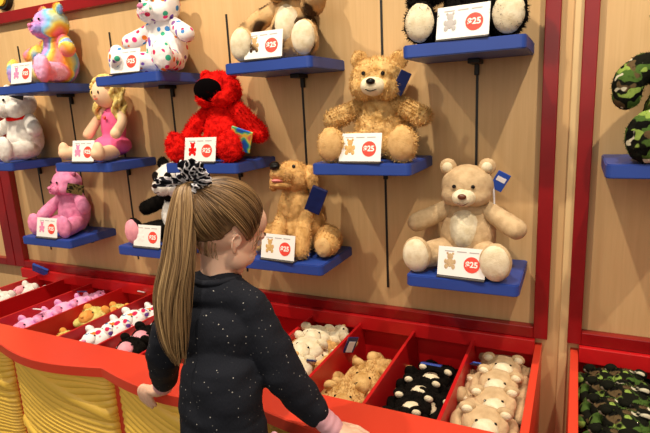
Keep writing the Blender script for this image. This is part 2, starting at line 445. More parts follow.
def bear(x, y, z, label, mat, cat='teddy bear', name='teddy_bear', k=1.0, rz=0, fur=SOFT, muzzle=None, ear_in=None, pad=None, belly=None, nose=None,
         arms=None, head_rot=(0,0,0), armmat=None, legmat=None, headmat=None, earmat=None, eye_r=.0048, ear_r=.021, ear_z=.046, face=True, foot_out=.094, eye_patch=None, pose=None, headk=1.0):
    t = thing(name, label, cat, W(x, y, z), rz, 'plush toys on the wall shelves')
    armmat = armmat or mat; legmat = legmat or mat; headmat = headmat or mat; earmat = earmat or headmat
    p = lambda *a: tuple(v*k for v in a)
    bm = bmesh.new()
    ell(bm, p(0, 0, .078), p(.070, .058, .078)); ell(bm, p(0, -.002, .128), p(.052, .044, .056))
    bm = fuse(bm, .004*k, 4); furry(bm, **fur); obj('torso', bm, mat, t, True)
    if belly: E_('belly_patch', t, belly, p(0, -.018, .095), p(.042, .048, .062), fur=SOFT)
    # head
    HM = Matrix.Translation(p(0, -.012, .205)) @ Euler(head_rot).to_matrix().to_4x4() @ Matrix.Scale(k*headk, 4)
    def hpart(nm, mt, c, r, rot=(0,0,0), f=None, sub=4, par=None):
        bm = bmesh.new(); ell(bm, c, r, rot, sub); bmesh.ops.transform(bm, matrix=HM, verts=bm.verts)
        if f: furry(bm, **f)
        return obj(nm, bm, mt, par or t, True)
    hf = bmesh.new(); ell(hf, (0, 0, 0), (.064, .056, .052)); ell(hf, (.024, -.022, -.018), (.036, .034, .03)); ell(hf, (-.024, -.022, -.018), (.036, .034, .03)); 
    bmesh.ops.transform(hf, matrix=HM, verts=hf.verts); hf = fuse(hf, .004*k, 4); furry(hf, **fur)
    head = obj('head', hf, headmat, t, True)
    for s in (-1, 1):
        e = hpart('ear', earmat, (s*.047, .004, ear_z), (ear_r, .011, ear_r), (0, s*.5, 0), fur if fur is not SHAG else MID, 3)
        if ear_in: hpart('inner_ear', ear_in, (s*.047, -.004, ear_z), (ear_r*.62, .008, ear_r*.62), (0, s*.5, 0), None, 3, e)
        if face:
            if eye_patch: hpart('eye_patch', eye_patch, (s*.025, -.047, .012), (.015, .008, .018), (0, s*.5, 0), None, 3)
            hpart('eye', M['eye'], (s*.022, -.054, .010), (eye_r, eye_r*.7, eye_r), sub=3)
    if face:
        hpart('muzzle', muzzle or headmat, (0, -.050, -.018), (.029, .026, .022), f=SOFT if muzzle else MID)
        hpart('nose', nose or M['brown_eye'], (0, -.076, -.009), (.0105, .006, .007), sub=3)
        b2 = bmesh.new(); tube(b2, [(-.012, -.071, -.026), (0, -.077, -.030), (.012, -.071, -.026)], [.0012]*3, 8, 6)
        bmesh.ops.transform(b2, matrix=HM, verts=b2.verts); obj('mouth', b2, nose or M['brown_eye'], t, True)
    for s in (-1, 1):
        if arms and s in arms: pts, rd = arms[s]
        else: pts, rd = [(s*.038, 0, .150), (s*.078, -.016, .128), (s*.122, -.038, .108)], [.022, .024, .025]
        T_('arm', t, armmat, [p(*q) for q in pts], [r*k for r in rd], fur)
        pts, rd = [(s*.035, -.01, .038), (s*.062, -.055, .038), (s*foot_out, -.108, .036)], [.034, .034, .030]
        fx, fy, fz = s*foot_out, -.118, .046
        lg = T_('leg', t, legmat, [p(*q) for q in pts], [r*k for r in rd], fur, extra=[(p(fx, fy, fz), p(.037, .020, .046))])
        if pad:
            b2 = bmesh.new(); ell(b2, p(fx*1.0, fy-.008, fz), p(.033, .018, .042)); furry(b2, **SOFT); obj('foot_pad', b2, pad, lg, True)
    return t

G = .98
# 1. beige bear, lower right
b = bear(sx(0)-.01, 1.902, -.60, 'beige teddy bear with a cream belly, cream feet and a blue ear tag', M['beige'], muzzle=M['cream_fur'], ear_in=M['cream_fur'], pad=M['cream_fur'], belly=M['cream_fur'], nose=M['brown_eye'], rz=-.08, head_rot=(.10, 0, .10), k=1.06)
hang_tag(b, (.080, .0, .228), (.2, .5, .3), (.034, .004, .05), M['blue_tag'])
tt = T_('tag_ribbon', b, M['white_paper'], [(.058, .0, .235), (.066, -.005, .20), (.07, -.01, .15)], [.003, .003, .002], n=10, seg=8)
price_card(sx(0)+0.000, 1.708, -.60, 'price card at the feet of the beige teddy bear with a cream belly', M['beige'], rz=-.08)
# 2. caramel shaggy bear
b = bear(sx(1)+.015, 1.902, -.20, 'shaggy caramel teddy bear with outstretched arms and a navy ear tag', M['caramel'], fur=SHAG, nose=M['eye'], rz=.02, head_rot=(-.05, .06, .12), headk=1.12, k=1.04, pad=M['caramel_foot'], muzzle=M['cream_fur'])
hang_tag(b, (.075, -.045, .20), (.2, .45, .5), (.030, .006, .062), M['navy_tag'], False)
price_card(sx(1)+0.000, 1.708, -.20, 'price card at the feet of the shaggy caramel teddy bear', M['caramel'], rz=-.05)
# 3. black bear (top right)
b = bear(sx(0), 1.902, .19, 'fluffy black teddy bear with pale foot pads, cut off at the top of the picture', M['black_fur'], fur=SHAG, pad=M['cream_fur'], muzzle=M['cream_fur'], nose=M['eye'], k=1.05)
price_card(sx(0)+0.000, 1.708, .19, 'price card at the feet of the fluffy black teddy bear', M['grey_print'], rz=-.05)
# 4. tan / brown / white dog (top)
arms = {-1: ([(-.04, 0, .15), (-.085, -.03, .12), (-.135, -.04, .085)], [.024, .026, .028]), 1: ([(.04, 0, .15), (.085, -.04, .135), (.105, -.075, .15)], [.024, .027, .033])}
b = bear(sx(2)+.02, 1.902, .19, 'tan and dark brown plush dog with cream chest and feet, head cut off', M['tan_dark'], cat='plush dog', name='plush_dog', fur=MID, pad=M['cream_fur'], belly=M['cream_fur'], muzzle=M['cream_fur'], nose=M['eye'], k=1.04, arms=arms)
price_card(sx(2)-0.015, 1.708, .19, 'price card at the feet of the tan and brown plush dog', M['tan_dark'], rz=.02)
# 5. splotched cat
b = bear(sx(4)+.075, 1.902, .19, 'white plush cat covered in bright coloured splotches', M['dotty'], cat='plush cat', name='plush_cat', fur=SOFT, nose=M['pink'], k=1.04, rz=-.05, headk=1.05)
T_('tail', b, M['dotty'], [(.0, .03, .03), (-.07, -.02, .025), (-.10, -.12, .03), (-.07, -.15, .05)], [.018, .018, .018, .014], SOFT)
price_card(sx(4)-0.005, 1.708, .19, 'price card at the feet of the splotched white plush cat', M['card'], rz=.05)
# 6. rainbow bear
b = bear(sx(6)+.07, 1.902, .19, 'rainbow tie-dye teddy bear sitting sideways near the upper left corner', M['rainbow'], fur=MID, nose=M['pink'], rz=-.15, k=1.05)
price_card(sx(6)+0.010, 1.708, .19, 'price card at the feet of the rainbow teddy bear', M['pink'], w=.114)
# 7. white plush at left edge
b = bear(sx(7)+.05, 1.902, -.20, 'plain white plush cat with a black tag, at the left edge', M['white_fur'], cat='plush cat', name='plush_cat', nose=M['lime'], k=1.1, rz=-.05, headk=1.12, ear_r=.017, foot_out=.06)
hang_tag(b, (.082, -.055, .262), (.2, .35, .6), (.050, .004, .045), M['black_tag'], False)
T_('collar', b, M['red_fur'], [(-.050, -.02, .170), (0, -.056, .164), (.050, -.02, .170)], [.008]*3, n=10, seg=10)
# 8. red plush (generic)
arms = {-1: ([(-.042, 0, .15), (-.08, -.03, .11), (-.10, -.06, .06)], [.024, .024, .026]), 1: ([(.042, 0, .15), (.09, -.02, .12), (.14, -.03, .075)], [.024, .025, .026])}
b = bear(sx(3)+.0, 1.902, -.20, 'big shaggy red plush creature with a wide dark open mouth', M['red_fur'], cat='plush toy', name='plush_toy', fur=SHAG, face=False, arms=arms, k=1.06, foot_out=.095, ear_r=.014, ear_z=.044, headk=1.06)
E_('mouth', b, M['mouth'], (-.006, -.064, .218), (.052, .020, .036), (.15, 0, 0))
hang_tag(b, (.128, -.10, .066), (.35, .35, .3), (.066, .006, .070), M['book_tag'], False, 'booklet_tag')
price_card(sx(3)-0.003, 1.708, -.20, 'price card at the feet of the big red plush', M['red_fur'])
# 9. panda
b = bear(sx(4)+.05, 1.902, -.60, 'plush panda with pink foot pads, half hidden by the hair scrunchie', M['white_fur'], cat='plush panda', name='plush_panda', armmat=M['black_fur'], legmat=M['black_fur'], earmat=M['black_fur'], pad=M['pink_pad'], fur=MID, nose=M['eye'], eye_patch=M['black_fur'], k=1.06, rz=-.1, headk=1.08)
T_('shoulder_band', b, M['black_fur'], [(-.05, .0, .152), (0, -.045, .158), (.05, .0, .152)], [.013]*3, MID)
price_card(sx(4)-0.005, 1.708, -.60, 'price card at the feet of the plush panda', M['card'])
# 10. pink bear
b = bear(sx(6), 1.902, -.60, 'pink teddy bear with a black and gold tag, lower left shelf', M['pink'], nose=M['pink'], rz=-.05, k=.96, head_rot=(.05, 0, -.1), arms={-1: ([(-.04, 0, .15), (-.065, -.05, .11), (-.070, -.09, .08)], [.022, .024, .025])}, fur=SOFT)
hang_tag(b, (.07, -.03, .175), (.1, .3, .9), (.058, .004, .04), M['gold_tag'], False)
price_card(sx(6)+0.010, 1.708, -.60, 'price card at the feet of the pink teddy bear', M['pink'], w=.118)
# 11. camo bear in the right panel
b = bear(.30, 1.902, -.20, 'camouflage teddy bear cut off by the right edge of the picture', M['camo'], fur=MID, k=1.2, foot_out=.062, nose=M['eye'],
         arms={-1: ([(-.035, 0, .145), (-.066, -.03, .165), (-.094, -.05, .145), (-.098, -.055, .115)], [.026, .026, .027, .024])}, rz=-.05)
price_card(.36, 1.70, -.20, 'price card at the feet of the camouflage teddy bear', M['grey_print'], w=.1, h=.085)

# 12. golden puppy
def puppy(x, y, z):
    t = thing('plush_dog', 'golden plush puppy with pink tongue and navy tag, head tilted up', 'plush dog', W(x, y, z), .0, 'plush toys on the wall shelves')
    f = dict(amp=.002, scale=70, hairs=1500, hlen=.006, hw=.001)
    bm = bmesh.new(); ell(bm, (0, 0, .07), (.066, .062, .075)); ell(bm, (-.005, -.018, .125), (.050, .046, .055)); ell(bm, (-.008, -.015, .165), (.036, .034, .035))
    bm = fuse(bm, .004, 4); furry(bm, **f); obj('torso', bm, M['golden'], t, True)
    HM = Matrix.Translation((-.008, -.025, .205)) @ Euler((-.42, 0, -.02)).to_matrix().to_4x4()
    def hp(nm, mt, pieces, ff=None, par=None):
        b2 = bmesh.new()
        for c, r, ro in pieces: ell(b2, c, r, ro)
        bmesh.ops.transform(b2, matrix=HM, verts=b2.verts)
        if len(pieces) > 1: b2 = fuse(b2, .0035, 3)
        if ff: furry(b2, **ff)
        return obj(nm, b2, mt, par or t, True)
    hp('head', M['golden'], [((0, .006, .004), (.05, .05, .044), (0,0,0)), ((0, -.045, -.008), (.028, .045, .022), (0,0,0)), ((0, -.06, -.006), (.024, .03, .018), (0,0,0))], f)
    hp('jaw', M['golden'], [((0, -.045, -.032), (.022, .035, .009), (.25,0,0))], MID)
    hp('tongue', M['tongue'], [((0, -.066, -.026), (.014, .022, .005), (.25,0,0))])
    hp('nose', M['eye'], [((0, -.092, .006), (.015, .010, .012), (0,0,0))])
    for s in (-1, 1):
        hp('eye', M['eye'], [((s*.022, -.037, .022), (.005, .004, .005), (0,0,0))])
        hp('ear', M['golden'], [((s*.054, .012, .0), (.012, .026, .036), (0, -s*.35, 0)), ((s*.046, .012, .026), (.016, .02, .014), (0,0,0))], MID)
        T_('leg', t, M['golden'], [(s*.028, -.02, .12), (s*.036, -.062, .07), (s*.038, -.085, .022)], [.024, .021, .022], f)
        T_('leg', t, M['golden'], [(s*.045, .02, .04), (s*.085, -.01, .04), (s*.098, -.055, .036)], [.038, .036, .030], f)
        E_('foot_pad', t, M['caramel_foot'], (s*.10, -.078, .036), (.022, .010, .026), fur=SOFT)
    T_('tail', t, M['golden'], [(0, .045, .03), (.03, .075, .02), (.07, .07, .02)], [.014, .012, .01], MID)
    hang_tag(t, (.066, -.035, .150), (.15, .42, .3), (.042, .012, .070), M['navy_tag'], False)
    return t
pp = puppy(sx(2)+.01, 1.89, -.60); pp.scale = (1.13,)*3
price_card(sx(2)-0.015, 1.708, -.60, 'price card at the paws of the golden plush puppy', M['caramel'], rz=-.08)

# 13. rag doll
def doll(x, y, z):
    t = thing('rag_doll', 'soft rag doll with curly blonde hair and a bright pink dress', 'doll', W(x, y, z), -.12, 'plush toys on the wall shelves')
    sk = M['skin_doll']
    E_('head', t, sk, (0, -.01, .212), (.044, .042, .047))
    bm = bmesh.new(); ell(bm, (0, 0, .10), (.046, .034, .070)); ell(bm, (0, -.012, .045), (.062, .060, .036)); bm = fuse(bm, .004, 4)
    furry(bm, .0012, 50); obj('dress', bm, M['doll_dress'], t, True)
    bm = bmesh.new()
    for i in range(150):
        a = random.uniform(0, 2*PI); ph = random.uniform(0, 1.25)
        d = Vector((math.sin(ph)*math.cos(a), math.sin(ph)*math.sin(a), math.cos(ph)))
        if d.y < -.62 and d.z < .75: continue
        p = Vector((0, -.008, .214))+Vector((d.x*.048, d.y*.045, d.z*.050)); ell(bm, p, (.0085, .0085, .0085), sub=1)
    for s in (-1, 1):
        for j in range(6):
            ax = s*(.046+.006*(j % 3)); ay = -.018+.012*(j//2)
            pts = [(ax+.006*math.sin(q*1.6+j), ay+.006*math.cos(q*1.6+j), .235-q*.0125) for q in range(9)]
            tube(bm, pts, [.0075]*9, 24, 7)
    furry(bm, .0015, 150); obj('hair', bm, M['doll_hair'], t, True)
    for s in (-1, 1):
        E_('eye', t, M['eye'], (s*.016, -.049, .214), (.0035, .002, .0055), sub=3)
        T_('arm', t, sk, [(s*.04, 0, .155), (s*.07, -.015, .12), (s*.072, -.045, .085)], [.014, .015, .017])
        T_('leg', t, sk, [(s*.025, -.03, .028), (s*.06, -.08, .026), (s*.085, -.125, .03)], [.024, .024, .021], extra=[((s*.09, -.125, .038), (.022, .014, .028))])
    E_('nose', t, sk, (0, -.053, .205), (.004, .004, .003), sub=2)
    T_('mouth', t, M['circle'], [(-.008, -.0495, .195), (0, -.051, .192), (.008, -.0495, .195)], [.0012]*3, n=8, seg=6)
    E_('collar_flower', t, M['circle'], (.012, -.036, .135), (.007, .004, .007), sub=2)
    return t
d_ = doll(sx(5)+.03, 1.90, -.20); d_.scale = (1.12,)*3
price_card(sx(5)+0.008, 1.708, -.20, 'price card at the feet of the blonde rag doll', M['pink'], w=.108)

# ------------------------------------------------------------------ display counter with bins
TOP = -.93
NOTCH = [-2.90, -2.245, -1.60, -.92, -.067]
def outer_y(x):
    x = max(NOTCH[0]+1e-6, min(x, NOTCH[-1]-1e-6))
    for a, b in zip(NOTCH, NOTCH[1:]):
        if a <= x < b:
            u = (x-a)/(b-a); return 1.228-.055*math.sin(PI*u)
    return 1.23
def counter():
    t = thing('display_counter', 'long red display counter with open plush bins and yellow ribbed front panels', 'counter', W(-1.6, 1.6, FL))
    inv = Matrix.Translation(-W(-1.6, 1.6, FL))
    def add(name, bm, mat, sm=False):
        bmesh.ops.transform(bm, matrix=inv, verts=bm.verts); return obj(name, bm, mat, t, sm)
    # scalloped front worktop
    bm = bmesh.new(); N = 240; x0, x1 = -3.15, -.08; th = .042
    rows = []
    for i in range(N+1):
        x = x0+(x1-x0)*i/N; yo = outer_y(x)
        rows.append([bm.verts.new(W(x, 1.365, TOP)), bm.verts.new(W(x, yo+.004, TOP)), bm.verts.new(W(x, yo, TOP-.004)), bm.verts.new(W(x, yo, TOP-th)), bm.verts.new(W(x, 1.365, TOP-th))])
    for a, b in zip(rows, rows[1:]):
        for j in range(5): bm.faces.new((a[j], a[(j+1) % 5], b[(j+1) % 5], b[j]))
    bm.faces.new(rows[0][::-1]); bm.faces.new(rows[-1]); bmesh.ops.recalc_face_normals(bm, faces=bm.faces)
    add('countertop', bm, M['red'])
    bm = bmesh.new(); cbox(bm, x0, -.105, 1.352, 1.366, TOP-.33, TOP-th)
    add('front_board', bm, M['red_in'])
    bm = bmesh.new(); cbox(bm, x0, -.105, 1.945, 1.9995, TOP-.03, -.899, .002); cbox(bm, x0, -.105, 1.985, 1.9995, TOP-.33, TOP-.03)
    add('back_ledge', bm, M['red_in'])
    bm = bmesh.new(); cbox(bm, x0, -.105, 1.366, 1.985, TOP-.33, TOP-.30)
    add('bin_floor', bm, M['red_in'])
    for i in range(1, 13):
        x = -.09-.2425*i
        bm = bmesh.new(); cbox(bm, x-.006, x+.006, 1.366, 1.985, TOP-.30, TOP-.003, .001); add('divider', bm, M['red'] if False else M['red_in'])
    bm = bmesh.new(); cbox(bm, -.105, -.08, 1.232, 1.9995, FL+.01, TOP+.002, .002); add('side_panel', bm, M['red'])
    bm = bmesh.new(); cbox(bm, x0, -.106, 1.29, 1.31, FL+.01, TOP-.043); add('front_panel', bm, M['red'])
    # yellow ribbed drapes, one per bay
    for a, b in zip(NOTCH[:-1], NOTCH[1:]):
        ext = .775/ (b-a)
        bm = bmesh.new(); NX, NZ = 90, 330
        g = []
        z1 = TOP-.043; z0 = FL+.09; H = z1-z0
        for j in range(NZ+1):
            v = j/NZ; row = []
            for i in range(NX+1):
                u = i/NX
                d = v*H                      # distance down from the top
                # diagonal roll: falls from upper left to lower right, repeated every .36
                per = .36
                line = -.012+.215*u**1.15
                s = (d-line+per*3)/per
                kk = math.floor(s); fr = s-kk            # 0 just under a roll, 1 at the next one
                zbase = line+kk*per-per*3                # where the governing roll is
                band = min(fr, 1-fr)*per
                # ribs: above a roll nearly level, below a roll follow its sweep
                lev = d-.05*math.sin(PI*u)*.6
                swe = d-.17*u**1.1-.03*math.sin(PI*u)
                w = min(1, max(0, (1-fr)*1.6-.3)); w = w*w*(3-2*w)
                ph = (lev*(1-w)+swe*w)/.032
                rib = abs(math.sin(PI*ph))**.6*.010
                roll = 0
                if band < .028: roll = math.sqrt(max(0, 1-(band/.028)**2))*.020
                dep = max(rib, roll)
                edge = min(u, 1-u)
                prof = (.052*math.sin(PI*u))
                # rounded scalloped side edges
                side = .0
                if edge < .05: side = -.02*(1-edge/.05)**2
                xx = a+(b-a)*(.036+.928*u) + (.006*(rib/.010)*(1 if u > .5 else -1) if edge < .03 else 0)
                yy = 1.262-prof*.95-dep-side+.01
                row.append(bm.verts.new(W(xx, yy, z1-d)))
            g.append(row)
        for r0, r1 in zip(g, g[1:]):
            for i in range(NX): bm.faces.new((r0[i], r0[i+1], r1[i+1], r1[i]))
        # side and back closure so that the panel is a solid shell
        def wall(vs):
            nb = [bm.verts.new(Vector((v.co.x, W(0, 1.29, 0).y, v.co.z))) for v in vs]
            for i in range(len(vs)-1): bm.faces.new((vs[i], vs[i+1], nb[i+1], nb[i]))
        wall([r[0] for r in g]); wall([r[-1] for r in g]); wall(g[0]); wall(g[-1])
        bmesh.ops.recalc_face_normals(bm, faces=bm.faces)
        add('ribbed_panel', bm, M['yellow'], True)
    return t
counter()
def counter_b():
    t = thing('display_counter', 'red display bin under the right hand panel, full of camouflage plush', 'counter', W(.85, 1.6, FL))
    inv = Matrix.Translation(-W(.85, 1.6, FL))
    def add(name, bm, mat):
        bmesh.ops.transform(bm, matrix=inv, verts=bm.verts); return obj(name, bm, mat, t)
    bm = bmesh.new(); cbox(bm, .018, .045, 1.23, 1.9995, FL+.01, TOP+.002, .002); add('side_panel', bm, M['red'])
    bm = bmesh.new(); cbox(bm, .046, 1.68, 1.17, 1.365, TOP-.042, TOP, .003); add('countertop', bm, M['red'])
    bm = bmesh.new(); cbox(bm, .046, 1.68, 1.945, 1.9995, TOP-.03, -.899, .002); cbox(bm, .046, 1.68, 1.985, 1.9995, TOP-.33, TOP-.03); add('back_ledge', bm, M['red_in'])
    bm = bmesh.new(); cbox(bm, .046, 1.68, 1.366, 1.985, TOP-.33, TOP-.30); add('bin_floor', bm, M['red_in'])
    bm = bmesh.new(); cbox(bm, .046, 1.68, 1.29, 1.366, FL+.01, TOP-.043); add('front_panel', bm, M['red_in'])
    for x in (.30, .5425, .785, 1.03, 1.27):
        bm = bmesh.new(); cbox(bm, x-.006, x+.006, 1.366, 1.985, TOP-.30, TOP-.003, .001); add('divider', bm, M['red_in'])
    bm = bmesh.new(); cbox(bm, 1.68, 1.70, 1.23, 1.9995, FL+.01, TOP, .002); add('side_panel', bm, M['red'])
counter_b()

# ------------------------------------------------------------------ unstuffed plush skins lying in the bins
def skin_toy(name, label, cat, group, mat, face, nose, k=1.0, fur=MID, headmat=None, earmat=None, earin=None, long=False):
    """limp toy: origin under the head; body trails to +Y and down"""
    t = thing(name, label, cat, (0, 0, 0), 0, group)
    p = lambda *a: tuple(v*k for v in a)
    hm = headmat or mat
    bm = bmesh.new(); ell(bm, p(0, 0, 0), p(.045, .040, .026)); ell(bm, p(0, -.022, -.002), p(.032, .026, .020)); bm = fuse(bm, .003, 4); furry(bm, **fur); obj('head', bm, hm, t, True)
    m = bmesh.new(); ell(m, p(0, -.024, .016), p(.025, .023, .015), (.3, 0, 0)); furry(m, **SOFT); obj('muzzle', m, face, t, True)
    E_('nose', t, nose, p(0, -.040, .026), p(.007, .005, .004), sub=3)
    for s in (-1, 1):
        e = E_('ear', t, earmat or hm, p(s*.036, .022, .014), p(.017, .010, .015), (0, s*.4, 0), fur=fur and SOFT, sub=3)
        if earin: E_('inner_ear', e, earin, p(s*.036, .014, .018), p(.011, .007, .010), (0, s*.4, 0), sub=3)
        E_('eye', t, M['eye'], p(s*.017, -.012, .025), p(.0035, .0035, .003), sub=2)
    bm = bmesh.new(); ell(bm, p(0, .062, -.042), p(.044, .052, .020), (-.5, 0, 0)); bm2 = fuse(bm, .0035, 2); furry(bm2, **fur); obj('body', bm2, mat, t, True)
    for s in (-1, 1):
        T_('arm', t, mat, [p(s*.03, .04, -.024), p(s*.052, .018, -.020), p(s*.050, -.022, -.016)], [.012*k, .0125*k, .014*k], fur and SOFT, n=10, seg=12)
        T_('leg', t, mat, [p(s*.025, .085, -.06), p(s*.045, .11, -.072), p(s*.052, .095, -.055)], [.014*k, .014*k, .017*k], fur and SOFT, n=10, seg=12)
    return t

def scatter(proto, spots, labels):
    """spots: (x, y, z, rotz, tilt, roll, scale) in shop units"""
    for i, (sp, lab) in enumerate(zip(spots, labels)):
        o = proto if i == 0 else dup(proto)
        x, y, z, rz, tl, rl, sc = sp
        o.location = W(x, y, z); o.rotation_euler = (tl, rl, rz); o.scale = (sc,)*3
        o['label'] = lab

g = 'beige bear skins in the bin at the right end'
pr = skin_toy('unstuffed_bear', '', 'plush toy', g, M['beige'], M['cream_fur'], M['beige'], earin=M['cream_fur'], fur=SOFT)
scatter(pr, [(-.205, 1.85, -.985, .10, .30, .0, 1.05), (-.205, 1.72, -.98, -.10, .4, .05, 1.1), (-.200, 1.595, -.98, .1, .42, -.1, 1.12), (-.212, 1.47, -.98, .15, .42, .08, 1.15), (-.275, 1.73, -1.03, -.2, .3, .3, .85), (-.270, 1.60, -1.035, -.25, .3, .3, .85)],
        ['beige unstuffed bear at the back of the end bin, nearest the wall', 'beige unstuffed bear second from the wall in the end bin', 'beige unstuffed bear third from the wall in the end bin',
         'beige unstuffed bear nearest the front of the end bin', 'beige unstuffed bear turned sideways beside the back divider of the end bin', 'beige unstuffed bear turned sideways lower along the divider of the end bin'])
g = 'black plush skins with cream faces in the second bin'
pr = skin_toy('unstuffed_monkey', '', 'plush toy', g, M['black_fur'], M['cream_fur'], M['eye'], earin=M['cream_fur'])
scatter(pr, [(-.445, 1.77, -1.03, -.1, .3, 0, 1.0), (-.465, 1.66, -1.025, .1, .4, .05, 1.0), (-.462, 1.545, -1.02, .1, .42, 0, 1.02), (-.410, 1.60, -1.04, -.2, .35, .1, .95), (-.475, 1.455, -1.03, .2, .4, -.1, 1.0)],
        ['black plush skin with cream face lying nearest the wall behind a blue tag', 'black plush skin with cream face in the middle of the second bin', 'black plush skin with cream face near the front of the second bin',
         'black plush skin with cream face against the right divider of the second bin', 'black plush skin with cream face in the front left corner of the second bin'])
g = 'shaggy tan dogs in the third bin'
pr = skin_toy('unstuffed_dog', '', 'plush toy', g, M['caramel'], M['caramel'], M['eye'], fur=dict(amp=.004, scale=80, hairs=1200, hlen=.009, hw=.001))
scatter(pr, [(-.675, 1.66, -1.02, -.2, .4, .1, 1.15), (-.70, 1.50, -1.02, .2, .4, 0, 1.15), (-.725, 1.58, -1.05, .2, .3, .1, 1.0), (-.66, 1.74, -1.05, -.2, .3, 0, 1.0), (-.665, 1.46, -1.04, .0, .3, 0, 1.0)],
        ['shaggy tan plush dog looking up at the back of the third bin', 'shaggy tan plush dog near the front of the third bin', 'shaggy tan plush dog along the left side of the third bin',
         'shaggy tan plush dog with pale ear beside the right divider of the third bin', 'shaggy tan plush dog in the front right corner of the third bin'])
g = 'golden puppies in the bin beside the girl'
pr = skin_toy('unstuffed_puppy', '', 'plush toy', g, M['golden'], M['cream_fur'], M['golden'], fur=SOFT, headmat=M['cream_fur'])
scatter(pr, [(-.975, 1.82, -.965, .1, .25, 0, 1.1), (-.955, 1.70, -.965, -.15, .35, .1, 1.15), (-.94, 1.57, -.985, .2, .35, 0, 1.1), (-.90, 1.87, -.975, 3.0, .15, .0, 1.0), (-.905, 1.72, -1.0, -.2, .2, .2, 1.0), (-.95, 1.46, -1.0, .1, .35, 0, 1.1)],
        ['golden unstuffed puppy at the top of the pile nearest the wall', 'golden unstuffed puppy lying across the middle of the pile beside the girl', 'golden unstuffed puppy low on the pile just past her sleeve',
         'golden unstuffed puppy reaching a leg over the divider by the wall', 'golden unstuffed puppy pressed against the divider beside the dark blue tag', 'golden unstuffed puppy behind the black sleeve'])
g = 'black and white plush skins in the bin by the long hair'
pr = skin_toy('unstuffed_cow', '', 'plush toy', g, M['cow'], M['pink_pad'], M['pink_pad'], headmat=M['black_fur'])
scatter(pr, [(-1.665, 1.66, -.945, .1, .3, 0, 1.25), (-1.675, 1.54, -.955, .1, .3, 0, 1.2), (-1.675, 1.45, -.965, .1, .3, 0, 1.1)],
        ['black plush cow skin with a pink nose beside the hanging hair', 'black and white plush cow skin in front of the dark one', 'black and white plush cow skin nearest the front rim'])
g = 'white splotched plush skins'
pr = skin_toy('unstuffed_cat', '', 'plush toy', g, M['dotty'], M['dotty'], M['pink'], fur=SOFT)
scatter(pr, [(-1.91, 1.46, -.965, .1, .3, 0, 1.05), (-1.905, 1.57, -.965, -.2, .3, 0, 1.1), (-1.915, 1.68, -.965, .1, .3, 0, 1.1), (-1.90, 1.79, -.975, -.1, .25, 0, 1.0)],
        ['white splotched plush skin nearest the front rim', 'white splotched plush skin second from the front rim', 'white splotched plush skin third from the front rim', 'white splotched plush skin nearest the wall'])
g = 'pale yellow plush skins'
pr = skin_toy('unstuffed_giraffe', '', 'plush toy', g, M['lime'], M['orange'], M['orange'], fur=MID, earmat=M['orange'])
scatter(pr, [(-2.165, 1.66, -.975, .1, .2, 0, 1.15), (-2.14, 1.79, -1.0, .1, .2, 0, 1.0), (-2.13, 1.47, -1.01, .0, .2, 0, .95)],
        ['pale yellow plush skin with orange ears in the middle of its bin', 'pale yellow plush skin low at the wall end of its bin', 'pale yellow plush skin low behind the front rim'])
g = 'pink and lilac plush skins'
pr = skin_toy('unstuffed_pony', '', 'plush toy', g, M['pastel'], M['pink'], M['pastel'], fur=SOFT, earmat=M['pastel'])
scatter(pr, [(-2.40, 1.46, -.985, .1, .3, 0, 1.05), (-2.39, 1.56, -.98, -.15, .3, 0, 1.05), (-2.395, 1.66, -.975, .1, .3, 0, 1.05), (-2.39, 1.76, -.975, -.1, .25, 0, 1.0), (-2.385, 1.86, -.98, 3.1, .15, 0, .9)],
        ['pink plush skin nearest the front rim of its bin', 'pink plush skin second from the front rim beside a silver tag', 'pink plush skin in the middle of the pink pile', 'pink plush skin fourth from the front, beside a navy tag', 'pink plush skin nearest the wall'])
g = 'white plush skins at the far left'
pr = skin_toy('unstuffed_lamb', '', 'plush toy', g, M['white_fur'], M['pink_pad'], M['pink'], fur=SOFT)
scatter(pr, [(-2.88, 1.64, -.965, .1, .25, 0, 1.1), (-2.88, 1.79, -.965, -.1, .2, 0, 1.05)], ['white plush skin in the far left bin nearest the front', 'white plush skin in the far left bin beside the big blue tag'])
g = 'camouflage plush skins in the right hand bin'
pr = skin_toy('unstuffed_camo_bear', '', 'plush toy', g, M['camo2'], M['camo2'], M['eye'], fur=MID, earin=M['camo2'])
cs = [(.128, 1.885, -0.980, .05, .1, 0, .9), (.19, 1.875, -0.965, -.1, .12, 0, .9), (.215, 1.76, -0.960, -.1, .2, 0, .9), (.132, 1.75, -0.955, .1, .3, 0, .9), (.18, 1.70, -0.940, .1, .3, 0, 1.0), (.135, 1.64, -0.955, .15, .3, 0, .9), (.215, 1.62, -0.950, -.15, .3, 0, .9), (.17, 1.56, -0.945, .1, .3, 0, 1.0), (.135, 1.48, -0.960, .1, .3, 0, .9), (.21, 1.46, -0.955, -.1, .3, 0, .95)]
scatter(pr, cs, ['camouflage bear skin in the back left corner of the right hand bin', 'camouflage bear skin in the middle against the back wall of its bin', 'camouflage bear skin at the back right of its bin', 'camouflage bear skin on the left, second row from the back',
                 'camouflage bear skin on top of the middle of the heap', 'camouflage bear skin on the left, third row from the back', 'camouflage bear skin on the right, third row from the back', 'camouflage bear skin in the centre near the bottom of the picture',
                 'camouflage bear skin at the front left of its bin', 'camouflage bear skin at the front right of its bin'])
